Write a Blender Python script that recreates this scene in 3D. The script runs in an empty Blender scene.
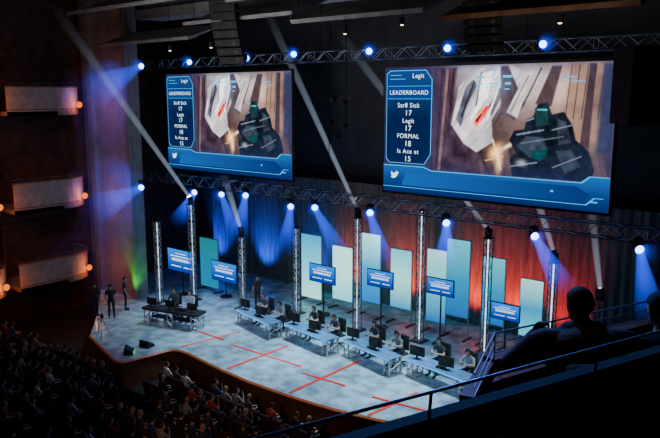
import bpy, bmesh, math, random
import numpy as np
from mathutils import Vector, Matrix, Quaternion
random.seed(7)
SC = bpy.context.scene
C = SC.collection
PI = math.pi
R = math.radians
YAW, PITCH, F = R(40.1), R(9.97), 700.0
CAM = Vector((0, 0, 12))
fw = Vector((-math.sin(YAW)*math.cos(PITCH), math.cos(YAW)*math.cos(PITCH), -math.sin(PITCH)))
rt = Vector((math.cos(YAW), math.sin(YAW), 0))
up = rt.cross(fw)
def ray(px, py): return fw*F + rt*(px-330) + up*(219-py)
def onz(px, py, z=0.0):
    r = ray(px, py); return CAM + r*((z-CAM.z)/r.z)
def ony(px, py, Y):
    r = ray(px, py); return CAM + r*(Y/r.y)
def onh(px, py, h):
    r = ray(px, py); return CAM + r*(h/r.dot(Vector((-math.sin(YAW), math.cos(YAW), 0))))
def proj(p):
    d = Vector(p)-CAM; k = d.dot(fw)
    return (330+F*d.dot(rt)/k, 219-F*d.dot(up)/k, k)
cam = bpy.data.objects.new('camera', bpy.data.cameras.new('camera')); C.objects.link(cam)
cam.location = CAM; cam.rotation_euler = (PI/2-PITCH, 0, YAW)
cam.data.lens = F/660*36; cam.data.sensor_width = 36; cam.data.clip_start = .05; cam.data.clip_end = 300
SC.camera = cam

# ------------------------------------------------------------ materials
def mat(name, col, rough=.6, metal=0, em=None, es=0, col2=None, scale=4, detail=5, bump=0, lo=.35, hi=.65, stretch=None):
    m = bpy.data.materials.new(name); m.use_nodes = True
    nt = m.node_tree; b = nt.nodes['Principled BSDF']
    b.inputs['Base Color'].default_value = (*col, 1); b.inputs['Roughness'].default_value = rough
    b.inputs['Metallic'].default_value = metal
    if em: b.inputs['Emission Color'].default_value = (*em, 1); b.inputs['Emission Strength'].default_value = es
    tc = nt.nodes.new('ShaderNodeTexCoord'); n = nt.nodes.new('ShaderNodeTexNoise')
    n.inputs['Scale'].default_value = scale; n.inputs['Detail'].default_value = detail
    if stretch:
        mp = nt.nodes.new('ShaderNodeMapping'); mp.inputs['Scale'].default_value = stretch
        nt.links.new(tc.outputs['Object'], mp.inputs[0]); nt.links.new(mp.outputs[0], n.inputs['Vector'])
    else: nt.links.new(tc.outputs['Object'], n.inputs['Vector'])
    r = nt.nodes.new('ShaderNodeValToRGB')
    c2 = col2 or tuple(c*.8 for c in col)
    r.color_ramp.elements[0].position = lo; r.color_ramp.elements[0].color = (*c2, 1)
    r.color_ramp.elements[1].position = hi; r.color_ramp.elements[1].color = (*col, 1)
    nt.links.new(n.outputs['Fac'], r.inputs['Fac']); nt.links.new(r.outputs['Color'], b.inputs['Base Color'])
    if bump:
        bp = nt.nodes.new('ShaderNodeBump'); bp.inputs['Strength'].default_value = bump
        nt.links.new(n.outputs['Fac'], bp.inputs['Height']); nt.links.new(bp.outputs['Normal'], b.inputs['Normal'])
    return m
def emis(name, col, s=1.0, col2=None, scale=1.0, axis=None, c3=None, attr=None):
    m = bpy.data.materials.new(name); m.use_nodes = True; nt = m.node_tree
    for n in list(nt.nodes): nt.nodes.remove(n)
    o = nt.nodes.new('ShaderNodeOutputMaterial'); e = nt.nodes.new('ShaderNodeEmission')
    e.inputs['Color'].default_value = (*col, 1); e.inputs['Strength'].default_value = s
    nt.links.new(e.outputs[0], o.inputs['Surface'])
    if attr:
        a = nt.nodes.new('ShaderNodeAttribute'); a.attribute_name = attr; nt.links.new(a.outputs['Color'], e.inputs['Color'])
    if col2:
        tc = nt.nodes.new('ShaderNodeTexCoord'); r = nt.nodes.new('ShaderNodeValToRGB')
        r.color_ramp.elements[0].color = (*col, 1); r.color_ramp.elements[1].color = (*col2, 1)
        if c3:
            el = r.color_ramp.elements.new(.5); el.color = (*c3, 1)
        if axis is not None:
            sp = nt.nodes.new('ShaderNodeSeparateXYZ'); nt.links.new(tc.outputs['Generated'], sp.inputs[0])
            nt.links.new(sp.outputs[axis], r.inputs['Fac'])
        else:
            n = nt.nodes.new('ShaderNodeTexNoise'); n.inputs['Scale'].default_value = scale; n.inputs['Detail'].default_value = 4
            nt.links.new(tc.outputs['Object'], n.inputs['Vector']); nt.links.new(n.outputs['Fac'], r.inputs['Fac'])
            r.color_ramp.elements[0].position = .35; r.color_ramp.elements[-1].position = .68
        nt.links.new(r.outputs['Color'], e.inputs['Color'])
    return m
def beam_mat(name, col, s, pw=2.0):  # fading volume emission that paints a beam's haze
    m = bpy.data.materials.new(name); m.use_nodes = True; nt = m.node_tree
    for n in list(nt.nodes): nt.nodes.remove(n)
    o = nt.nodes.new('ShaderNodeOutputMaterial'); e = nt.nodes.new('ShaderNodeEmission')
    e.inputs['Color'].default_value = (*col, 1)
    tc = nt.nodes.new('ShaderNodeTexCoord'); sp = nt.nodes.new('ShaderNodeSeparateXYZ')
    nt.links.new(tc.outputs['Generated'], sp.inputs[0])
    a = nt.nodes.new('ShaderNodeMath'); a.operation = 'SUBTRACT'; a.inputs[0].default_value = 1.0
    nt.links.new(sp.outputs[2], a.inputs[1])
    p = nt.nodes.new('ShaderNodeMath'); p.operation = 'POWER'; p.inputs[1].default_value = pw; p.use_clamp = True
    nt.links.new(a.outputs[0], p.inputs[0])
    q = nt.nodes.new('ShaderNodeMath'); q.operation = 'MULTIPLY'; q.inputs[1].default_value = s
    nt.links.new(p.outputs[0], q.inputs[0]); nt.links.new(q.outputs[0], e.inputs['Strength'])
    nt.links.new(e.outputs[0], o.inputs['Volume'])
    return m
def objcol_mat(name, rough=.8):
    m = mat(name, (.5, .5, .5), rough); nt = m.node_tree
    oi = nt.nodes.new('ShaderNodeObjectInfo'); nt.links.new(oi.outputs['Color'], nt.nodes['Principled BSDF'].inputs['Base Color'])
    return m
M = dict(
    stage=mat('stage_floor_paint', (.50, .68, .78), .20, col2=(.24, .38, .47), scale=1.5, detail=10, lo=.38, hi=.60),
    stage_front=mat('stage_front_wood', (.20, .085, .045), .5, col2=(.11, .05, .03), scale=3),
    lip=mat('stage_lip_wood', (.9, .22, .07), .5, col2=(.7, .16, .05), scale=6),
    tape=mat('orange_tape', (1.0, .05, .012), .5, em=(1, .05, .01), es=.12, col2=(.85, .04, .01)),  # faint self-glow added to keep the orange strong under the cool wash
    carpet=mat('house_carpet', (.03, .022, .022), .95, col2=(.015, .01, .012), scale=20),
    concrete=mat('pale_plaster', (.27, .255, .26), .85, col2=(.20, .19, .20), scale=1.5, bump=.05),
    darkwall=mat('dark_wall', (.06, .055, .055), .9, col2=(.03, .028, .03), scale=1.2),
    slats=mat('wall_wood', (.12, .065, .045), .8, col2=(.055, .03, .022), scale=2),
    backdrop=mat('black_wall', (.07, .07, .075), .9, col2=(.05, .05, .055), scale=.9),
    drape=mat('grey_drape', (.17, .16, .16), .9, col2=(.10, .095, .095), scale=3, stretch=(3, 1, .3)),
    ceiling=mat('ceiling_paint', (.05, .05, .055), .9),
    boxwhite=mat('balcony_plaster', (.40, .35, .32), .75, col2=(.29, .25, .23), scale=2),
    white=mat('white_casing', (.7, .7, .7), .5),
    cloud=mat('cloud_panel', (.30, .28, .28), .8, col2=(.18, .17, .175), scale=1.1),
    brown=mat('brown_panel', (.30, .15, .09), .8, col2=(.18, .085, .055), scale=2),
    black=mat('black_metal', (.02, .02, .022), .45, .3),
    blackp=mat('black_plastic', (.015, .015, .017), .5),
    speaker=mat('speaker_black', (.006, .006, .007), .75),
    alu=mat('truss_aluminium', (.62, .65, .70), .38, .7),
    darkalu=mat('truss_dark', (.10, .10, .13), .4, .8),
    steel=mat('rail_steel', (.60, .66, .78), .42, .6),
    parapet=mat('dark_parapet', (.022, .016, .015), .85),
    redwood=mat('red_brown_wood', (.26, .09, .055), .45, col2=(.16, .055, .035), scale=5),
    blue_lens=emis('blue_lens', (.07, .16, 1.0), 22), white_lens=emis('white_lens', (.85, .92, 1.0), 16),
    lamp=emis('amber_lamp', (1.0, .17, .008), 1.7), tube=emis('tower_light_tube', (.62, .85, 1.0), 2.4),
    downl=emis('downlight_lens', (1, .62, .35), 4),
    deskblue=mat('desk_top_blue', (.13, .30, .55), .25), deskled=emis('desk_led', (.06, .40, 1.0), 1.6),
    screen_small=emis('small_screen', (.2, .55, 1.0), 4),
    skin=mat('skin', (.60, .38, .28), .6), skin_shade=mat('skin_shaded', (.06, .035, .03), .6),
    eye=mat('eye_dark', (.02, .015, .01), .3), mouth=mat('lips', (.35, .12, .1), .5),
    pants=mat('dark_trousers', (.03, .035, .05), .85), shoe=mat('shoe', (.02, .02, .02), .5),
    shirt=objcol_mat('top_fabric'), hair=objcol_mat('hair'),
    seatfab=mat('seat_fabric', (.07, .02, .025), .9, col2=(.04, .015, .02), scale=12),
    chairfab=mat('chair_fabric', (.04, .04, .045), .8),
    beamw=beam_mat('white_beam_glow', (.62, .76, 1.0), 1.3), beamb=beam_mat('blue_beam_glow', (.015, .07, 1.0), 3.6),
    beamh=beam_mat('blue_halo_glow', (.015, .07, 1.0), 3.4, 3.0), beamg=beam_mat('soft_haze_glow', (.02, .08, 1.0), 1.2, 1.7),
    txt=emis('lettering_white', (.70, .90, 1.0), 1.9),
    tvblue=emis('tv_blue', (.001, .018, .28), 1.5, (.003, .20, .85), axis=2),
    tvline=emis('tv_lines', (.7, .9, 1.0), 1.8),
    greenled=emis('green_led', (.03, 1, .15), 1.6),
)
# ------------------------------------------------------------ mesh builder
class MB:
    def __init__(s): s.v = []; s.f = []
    def add(s, vs, fs):
        o = len(s.v); s.v += [tuple(v) for v in vs]; s.f += [tuple(i+o for i in f) for f in fs]; return s
    def box(s, c, d, Mx=None):
        x, y, z = d[0]/2, d[1]/2, d[2]/2
        vs = [Vector((i*x, j*y, k*z)) for i in (-1, 1) for j in (-1, 1) for k in (-1, 1)]
        if Mx: vs = [Mx @ v for v in vs]
        c = Vector(c); vs = [v+c for v in vs]
        return s.add(vs, [(0,1,3,2),(4,6,7,5),(0,4,5,1),(2,3,7,6),(0,2,6,4),(1,5,7,3)])
    def tube(s, a, b, r0, r1=None, n=8, cap=True):
        a = Vector(a); b = Vector(b); r1 = r0 if r1 is None else r1
        d = (b-a).normalized(); u = d.orthogonal().normalized(); w = d.cross(u)
        vs = []
        for p, r in ((a, r0), (b, r1)):
            for i in range(n):
                t = 2*PI*i/n+PI/n; vs.append(p+(u*math.cos(t)+w*math.sin(t))*r)
        fs = [(i, (i+1) % n, n+(i+1) % n, n+i) for i in range(n)]
        if cap: fs += [tuple(range(n-1, -1, -1)), tuple(range(n, 2*n))]
        return s.add(vs, fs)
    def bar(s, a, b, w): return s.tube(a, b, w*.7071, n=4)
    def path(s, pts, r, n=6):
        for a, b in zip(pts[:-1], pts[1:]): s.tube(a, b, r, n=n)
        return s
    def ell(s, c, rad, Mx=None, n=14, m=8, keep=None):
        c = Vector(c); vs = []; fs = []
        for j in range(m+1):
            ph = PI*j/m
            for i in range(n):
                t = 2*PI*i/n
                vs.append(Vector((math.cos(t)*math.sin(ph), math.sin(t)*math.sin(ph), math.cos(ph))))
        for j in range(m):
            for i in range(n):
                q = (j*n+i, (j+1)*n+i, (j+1)*n+(i+1) % n, j*n+(i+1) % n)
                if keep:
                    cc = sum((vs[k] for k in q), Vector())/4
                    if not keep(cc): continue
                fs.append(q)
        out = []
        for v in vs:
            p = Vector((v.x*rad[0], v.y*rad[1], v.z*rad[2]))
            if Mx: p = Mx @ p
            out.append(p+c)
        return s.add(out, fs)
    def prism(s, pts, z0, z1):
        n = len(pts); vs = [(p[0], p[1], z0) for p in pts]+[(p[0], p[1], z1) for p in pts]
        return s.add(vs, [tuple(range(n-1, -1, -1)), tuple(range(n, 2*n))]+[(i, (i+1) % n, n+(i+1) % n, n+i) for i in range(n)])
    def flat(s, pts, y):
        return s.add([(p[0], y, p[1]) for p in pts], [tuple(range(len(pts)))])
    def build(s, name, m, parent=None, smooth=False, bevel=0, kind=None):
        me = bpy.data.meshes.new(name); me.from_pydata(s.v, [], s.f)
        bm = bmesh.new(); bm.from_mesh(me); bmesh.ops.recalc_face_normals(bm, faces=bm.faces)
        bm.to_mesh(me); bm.free()
        me.materials.append(m)
        if smooth: me.polygons.foreach_set('use_smooth', [True]*len(me.polygons))
        o = bpy.data.objects.new(name, me); C.objects.link(o)
        if parent: o.parent = parent
        if bevel:
            b = o.modifiers.new('bevel', 'BEVEL'); b.width = bevel; b.segments = 2
        if kind: o['kind'] = kind
        return o
def tag(o, label=None, cat=None, group=None, kind=None):
    if label: o['label'] = label
    if cat: o['category'] = cat
    if group: o['group'] = group
    if kind: o['kind'] = kind
    return o
def thing(name, label, cat, loc=(0, 0, 0), rz=0, group=None):
    o = bpy.data.objects.new(name, None); C.objects.link(o); o.empty_display_size = .2
    o.location = loc; o.rotation_euler = (0, 0, rz)
    return tag(o, label, cat, group)
def dup(root, loc, rz, label=None, group=None):
    r = root.copy(); C.objects.link(r); r.location = loc; r.rotation_euler = (0, 0, rz)
    if label: r['label'] = label
    if group: r['group'] = group
    for ch in list(root.children):
        c = ch.copy(); C.objects.link(c); c.parent = r
        for g in ch.children:
            d = g.copy(); C.objects.link(d); d.parent = c
    return r
ORD = ['first','second','third','fourth','fifth','sixth','seventh','eighth','ninth','tenth','eleventh','twelfth','thirteenth','fourteenth','fifteenth','sixteenth','seventeenth','eighteenth','nineteenth','twentieth','twenty-first','twenty-second','twenty-third','twenty-fourth','twenty-fifth','twenty-sixth','twenty-seventh','twenty-eighth','twenty-ninth','thirtieth','thirty-first','thirty-second','thirty-third','thirty-fourth','thirty-fifth','thirty-sixth','thirty-seventh','thirty-eighth','thirty-ninth','fortieth']

# ------------------------------------------------------------ setting
def struct(name, mb, m, parent=None, **k):
    return mb.build(name, m, parent, kind='structure', **k)
FL0 = -1.3
def fz(y): return FL0 + max(0, (17.5-y))*.09
f = MB()
f.add([(-42, 31, FL0), (12, 31, FL0), (12, 17.5, FL0), (-42, 17.5, FL0), (12, -8, fz(-8)), (-42, -8, fz(-8)),
       (-42, 31, FL0-.3), (12, 31, FL0-.3), (12, -8, FL0-.3), (-42, -8, FL0-.3)],
      [(0, 3, 2, 1), (3, 5, 4, 2), (6, 7, 8, 9), (0, 1, 7, 6), (5, 9, 8, 4), (0, 6, 9, 5, 3), (1, 2, 4, 8, 7)])
struct('floor', f, M['carpet'])
struct('ceiling', MB().box((-15, 12.5, 19.15), (54, 45, .3)), M['ceiling'])
struct('wall_back', MB().box((-15, 33.2, 9), (54, .4, 20.6)), M['backdrop'])
struct('wall_left', MB().box((-40.2, 12.5, 8.85), (.4, 41, 20.3)), M['slats'])
struct('wall_right', MB().box((10, 12.5, 8.85), (.4, 41, 20.3)), M['darkwall'])
col = MB().box((-37.3, 23.95, 8.85), (5.0, .6, 20.3)).box((-35.0, 23.55, 8.85), (.35, .25, 20.3)).box((-38.6, 23.5, 8.85), (.5, .35, 20.3))
struct('wall_proscenium', col, M['concrete'])
struct('wall_header', MB().box((-20, 24.9, 17.6), (28, 1.2, 2.8)).box((-20, 24.0, 16.4), (28, .5, .5)), M['concrete'])
nx = 420; dv = []; dfc = []
for i in range(nx+1):
    x = -38+46*i/nx; y = 32.2+.08*math.sin(i*1.57)+.05*math.sin(i*.37)
    dv += [(x, y, .02), (x, y, 7.0)]
for i in range(nx): dfc.append((2*i, 2*i+2, 2*i+3, 2*i+1))
o = MB().add(dv, dfc).build('stage_drape', M['drape'], smooth=True)
tag(o, 'grey pleated drape hanging along the back of the stage', 'curtain')
pts = [(-39.9, 32.8), (-39.9, 24.3)]
for px, py in ((97, 315), (90, 336)): p = onz(px, py); pts.append((p.x, p.y))
def bez(a, b, c, n):
    return [((1-t)**2*a[0]+2*t*(1-t)*b[0]+t*t*c[0], (1-t)**2*a[1]+2*t*(1-t)*b[1]+t*t*c[1]) for t in [k/n for k in range(1, n+1)]]
q1, q2, q3 = onz(118, 364), onz(168, 350.5), onz(192, 355)
m1 = onz(113, 359)
pts.append((m1.x, m1.y)); pts += bez((m1.x, m1.y), (q1.x, q1.y), (onz(124, 362).x, onz(124, 362).y), 5)
pts.append((q2.x, q2.y)); c0 = (q2.x, q2.y); kn = onz(178, 348)
curve = bez(c0, (kn.x, kn.y), (q3.x, q3.y), 6)
ctl = [onz(208, 363), onz(225, 371), onz(248, 381), onz(270, 389), onz(290, 396), onz(310, 402), onz(330, 408), onz(350, 413), onz(375, 419), onz(400, 424), onz(430, 430)]
curve += [(c.x, c.y) for c in ctl]
pts += curve + [(-6, 21.6), (2, 23), (9.6, 25), (9.6, 32.8)]
struct('stage_floor', MB().prism(pts, -.06, 0), M['stage'])
struct('stage_front', MB().prism([(x*.9995-.01, y+.05) for x, y in pts], FL0, -.062), M['stage_front'])
lp = MB(); ed = pts[3:-4]+[(-6, 21.6)]
for a, b in zip(ed[:-1], ed[1:]):
    lp.bar((a[0], a[1], -.03), (b[0], b[1], -.03), .10)
struct('trim_1', lp, M['lip'])
TZ = [.004]
def tape(pa, pb, w, label):
    a = onz(*pa); b = onz(*pb); d = (b-a).normalized(); n = Vector((-d.y, d.x, 0))*w/2
    TZ[0] += .004; z = Vector((0, 0, TZ[0])); e = Vector((0, 0, TZ[0]-.003))
    o = MB().add([a+n+z, b+n+z, b-n+z, a-n+z, a+n+e, b+n+e, b-n+e, a-n+e], [(0,1,2,3),(7,6,5,4),(0,4,5,1),(2,6,7,3),(1,5,6,2),(0,3,7,4)]).build('floor_tape', M['tape'])
    tag(o, label, 'floor tape', 'orange tape lines on the stage floor')
tape((181, 347), (240, 332), .12, 'orange tape line running back from the corner of the stage step')
tape((227, 369), (288, 346), .15, 'orange tape line crossing the leftmost taped cross towards the first desk')
tape((232, 345), (302, 367), .12, 'orange tape line lengthwise through the leftmost taped cross')
tape((290, 393), (360, 361), .15, 'orange tape line crossing the middle taped cross from the stage lip')
tape((302, 373), (345, 386), .12, 'short orange tape line lengthwise through the middle taped cross')
tape((368, 416), (418, 393), .15, 'orange tape line at the right, from the lip towards the last desk')
tape((372, 397), (425, 411), .12, 'orange tape line lengthwise through the rightmost taped cross')
tape((196, 331), (224, 340), .10, 'short orange tape strip left of the first taped cross')

# ------------------------------------------------------------ big screens
W_, H_ = 10.92, 5.91
def text_mesh(s, size):
    cu = bpy.data.curves.new('t', 'FONT'); cu.body = s; cu.size = size; cu.align_x = 'CENTER'; cu.align_y = 'CENTER'; cu.space_character = 1.14
    o = bpy.data.objects.new('t', cu); C.objects.link(o)
    dg = bpy.context.evaluated_depsgraph_get()
    me = bpy.data.meshes.new_from_object(o.evaluated_get(dg)); bpy.data.objects.remove(o)
    return me
def lettering(s, x, z, size, y, m, parent, sx=1.0):
    me = text_mesh(s, size)
    mb = MB().add([(v.co.x*sx+x, y, v.co.y+z) for v in me.vertices], [tuple(p.vertices) for p in me.polygons])
    return mb.build('lettering', m, parent)
SM = dict(
    pic=emis('game_picture', (.1, .1, .1), 2.0, attr='Col'),
    band=emis('lower_band', (.001, .016, .11), 1.3, (.008, .13, .46), axis=2, c3=(.003, .05, .24)),
    band2=emis('lower_band_sheen', (.006, .12, .46), 1.2, (.001, .03, .18), axis=0),
    panel=emis('side_panel', (.003, .018, .09), 1.1, (.012, .07, .26), axis=2, c3=(.003, .015, .08)),
    head=emis('header_block', (.004, .05, .28), 1.1), cyan=emis('cyan_line', (.05, .42, .95), 1.5), hud=emis('hud_cyan', (.03, .55, .9), 1.7),
)
def U(u, v): return ((u-.5)*W_, v*H_)
def make_picture():
    rng = np.random.default_rng(11)
    nu, nv = 420, 228
    u, v = np.meshgrid(np.linspace(0, 1, nu), np.linspace(0, 1, nv)); u = u.ravel(); v = v.ravel()
    def vn(x, y):
        g = rng.random((64, 64)); xi = np.floor(x).astype(int); yi = np.floor(y).astype(int); fx = x-xi; fy = y-yi
        fx = fx*fx*(3-2*fx); fy = fy*fy*(3-2*fy)
        G = lambda a, b: g[a % 64, b % 64]
        return (G(xi, yi)*(1-fx)+G(xi+1, yi)*fx)*(1-fy)+(G(xi, yi+1)*(1-fx)+G(xi+1, yi+1)*fx)*fy
    def fbm(sx, sy, o=5, rot=0):
        x = (u*math.cos(rot)*1.85+v*math.sin(rot))*sx+5; y = (-u*1.85*math.sin(rot)+v*math.cos(rot))*sy+5
        t = 0; a = .5
        for k in range(o): t = t+a*vn(x*2**k, y*2**k); a *= .6
        t = t-t.min(); return t/t.max()
    img = np.zeros((len(u), 3))
    def mask(pl, soft=.02):
        X, Y = u*1.85, v; q = [(a*1.85, b) for a, b in pl]; ins = np.zeros(len(u), bool); dm = np.full(len(u), 9.)
        for (x0, y0), (x1, y1) in zip(q, q[1:]+q[:1]):
            c = ((y0 > Y) != (y1 > Y)) & (X < (x1-x0)*(Y-y0)/((y1-y0) or 1e-9)+x0); ins ^= c
            dx, dy = x1-x0, y1-y0; t = np.clip(((X-x0)*dx+(Y-y0)*dy)/(dx*dx+dy*dy+1e-12), 0, 1)
            dm = np.minimum(dm, np.hypot(X-x0-t*dx, Y-y0-t*dy))
        sd = np.where(ins, -dm, dm); return np.clip(.5-sd/soft, 0, 1)
    def over(m, col, tex=None, amt=.5):
        c = np.array(col)[None, :]*np.ones((len(u), 1))
        if tex is not None: c = c*(1-amt+2*amt*tex[:, None])
        img[:] = img*(1-m[:, None])+c*m[:, None]
    def glow(x, y, rx, ry, col, a=1., rot=0):
        dx = (u-x)*1.85; dy = v-y; X = dx*math.cos(rot)+dy*math.sin(rot); Y = -dx*math.sin(rot)+dy*math.cos(rot)
        g = np.exp(-(X/rx)**2-(Y/ry)**2)*a; img[:] = img+g[:, None]*np.array(col)[None, :]
    def strip(x0, y0, x1, y1, w, col, tex=None):
        dx, dy = (x1-x0)*1.85, y1-y0; L = math.hypot(dx, dy); nx_, ny_ = -dy/L*w/1.85, dx/L*w
        over(mask([(x0+nx_, y0+ny_), (x1+nx_, y1+ny_), (x1-nx_, y1-ny_), (x0-nx_, y0-ny_)], .006), col, tex)
    n1, n2, n3, n4 = fbm(4, 4), fbm(12, 12), fbm(3, 26, rot=.9), fbm(26, 3, rot=.3)
    img[:] = np.array((.035, .018, .030))[None]*(1-u[:, None])+np.array((.13, .08, .065))[None]*u[:, None]
    img *= (.3+1.4*n1[:, None])
    glow(.64, .88, .34, .16, (.36, .33, .36)); glow(.82, .82, .22, .16, (.20, .12, .08)); glow(.45, .95, .2, .1, (.24, .24, .30))
    over(mask([(.25,.2),(.31,.2),(.335,.5),(.36,.99),(.25,.99)], .02), (.06, .025, .032), n4, .8)
    strip(.285,.2,.315,.98,.012,(.17,.10,.09), n2); strip(.325,.5,.345,.98,.008,(.015,.01,.016)); strip(.27,.2,.29,.98,.006,(.015,.01,.016))
    over(mask([(.30,.2),(.47,.2),(.50,.36),(.42,.48),(.36,.66),(.33,.60)], .02), (.04, .02, .034), n2, .8)
    over(mask([(.34,.56),(.37,.84),(.45,.99),(.60,.99),(.66,.93),(.58,.78),(.52,.60),(.53,.44),(.46,.36),(.40,.42)], .01), (.60, .56, .60), n3, .6)
    over(mask([(.36,.60),(.40,.84),(.435,.90),(.455,.86),(.41,.70),(.385,.54)], .01), (.09, .085, .12), n2, .8)
    over(mask([(.465,.93),(.52,.96),(.50,.76),(.46,.70)], .01), (1.25, 1.2, 1.2), n3, .2)
    strip(.40,.50,.47,.72,.012,(1.1,1.05,1.02), n3); strip(.385,.62,.44,.88,.008,(.02,.02,.03)); strip(.45,.70,.47,.95,.006,(.08,.07,.10))
    over(mask([(.40,.44),(.45,.54),(.43,.60),(.385,.50)], .01), (.75, .68, .64), n3, .4)
    over(mask([(.505,.70),(.55,.84),(.575,.82),(.52,.62)], .01), (.10, .085, .11), n2, .8)
    strip(.50,.60,.56,.90,.006,(1.1,1.05,1.02)); strip(.53,.55,.60,.80,.005,(.03,.025,.035))
    over(mask([(.44,.58),(.46,.66),(.495,.71),(.51,.69),(.48,.60),(.455,.55)], .008), (.95, .03, .02), n2, .4)
    over(mask([(.445,.59),(.465,.65),(.478,.64),(.46,.58)], .005), (.10, .01, .01)); strip(.43,.56,.50,.72,.003,(.9,.7,.6))
    over(mask([(.55,.99),(.585,.99),(.66,.72),(.62,.60),(.56,.64)], .015), (.06, .042, .055), n4, .8)
    over(mask([(.585,.66),(.66,.94),(.69,.95),(.63,.62)], .01), (.50, .45, .46), n3, .6)
    strip(.60,.66,.67,.92,.004,(.05,.035,.04)); strip(.65,.70,.72,.97,.006,(.04,.025,.03))
    over(mask([(.70,.72),(.76,.98),(.80,.98),(.765,.70)], .01), (.06, .035, .038), n4, .8)
    over(mask([(.80,.55),(.84,.99),(.99,.99),(.99,.48),(.88,.45)], .03), (.20, .115, .08), n1, .9)
    for k in range(5): strip(.82+.03*k,.62,.835+.03*k,.98,.004,(.045,.025,.025))
    over(mask([(.88,.44),(.90,.99),(.925,.99),(.915,.42)], .01), (.05, .028, .03), n4)
    over(mask([(.94,.4),(.95,.99),(1,.99),(1,.2),(.95,.2)], .03), (.03, .03, .06), n1)
    over(mask([(.44,.2),(.99,.2),(.99,.40),(.75,.34),(.60,.44),(.50,.38)], .04), (.07, .042, .045), n4, .8)
    glow(.545, .37, .05, .035, (1.1, .5, .14), 1.3, .9); glow(.56, .29, .022, .07, (1., .6, .25), 1.1); glow(.60, .42, .05, .012, (1., .8, .6), .9, .5)
    strip(.53,.46,.57,.24,.004,(1.4,1.,.6)); strip(.50,.30,.58,.34,.003,(.9,.5,.2))
    over(mask([(.62,.2),(.605,.32),(.63,.37),(.60,.46),(.62,.53),(.66,.54),(.67,.61),(.695,.63),(.71,.72),(.75,.73),(.77,.65),(.815,.67),(.85,.58),(.865,.48),(.915,.41),(.94,.28),(.93,.2)], .008), (.006, .010, .018), n2, .8)
    over(mask([(.70,.69),(.745,.70),(.76,.58),(.71,.56)], .006), (.010, .035, .045), n2)
    over(mask([(.63,.42),(.67,.49),(.74,.49),(.76,.40),(.69,.34)], .006), (.025, .036, .055), n2, .8)
    over(mask([(.69,.35),(.70,.39),(.75,.41),(.76,.36),(.73,.32)], .005), (.004, .045, .05), n2, .8)
    over(mask([(.79,.62),(.825,.60),(.85,.46),(.80,.44)], .006), (.032, .04, .062), n2, .8)
    over(mask([(.79,.40),(.85,.41),(.89,.30),(.83,.24)], .006), (.020, .030, .048), n2, .8)
    strip(.63,.50,.74,.54,.005,(.16,.20,.28), n2); strip(.65,.44,.82,.50,.003,(.10,.13,.18)); strip(.71,.68,.75,.68,.004,(.03,.55,.55))
    strip(.61,.27,.72,.31,.004,(.16,.18,.26)); strip(.78,.28,.89,.37,.004,(.12,.12,.18)); strip(.77,.54,.85,.58,.003,(.18,.22,.30)); strip(.67,.60,.70,.62,.003,(.2,.24,.3))
    for k in range(7): strip(.65+.020*k,.515+.007*k,.653+.020*k,.485+.007*k,.002,(.003,.005,.008))
    glow(.655, .30, .03, .02, (.5, .5, .6), .6); glow(.52, .87, .09, .07, (.03, .12, .22), .8)
    e = np.clip(np.maximum((np.abs(u-.62)/.40)**5, ((v-.6)/.42)**6), 0, 1)*.8
    img[:] = img*(1-e[:, None])+np.array((.012, .02, .07))[None]*e[:, None]
    img[:] = img*(.72+.56*n2[:, None])
    me = bpy.data.meshes.new('display')
    vs = np.stack([(u-.5)*W_, np.zeros_like(u), v*H_], 1)
    fs = [(j*nu+i, j*nu+i+1, (j+1)*nu+i+1, (j+1)*nu+i) for j in range(nv-1) for i in range(nu-1)]
    me.from_pydata(vs.tolist(), [], fs)
    at = me.color_attributes.new('Col', 'FLOAT_COLOR', 'POINT')
    at.data.foreach_set('color', np.concatenate([np.clip(img, 0, 3), np.ones((len(u), 1))], 1).ravel())
    me.materials.append(SM['pic']); return me
PIC = make_picture()
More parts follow.
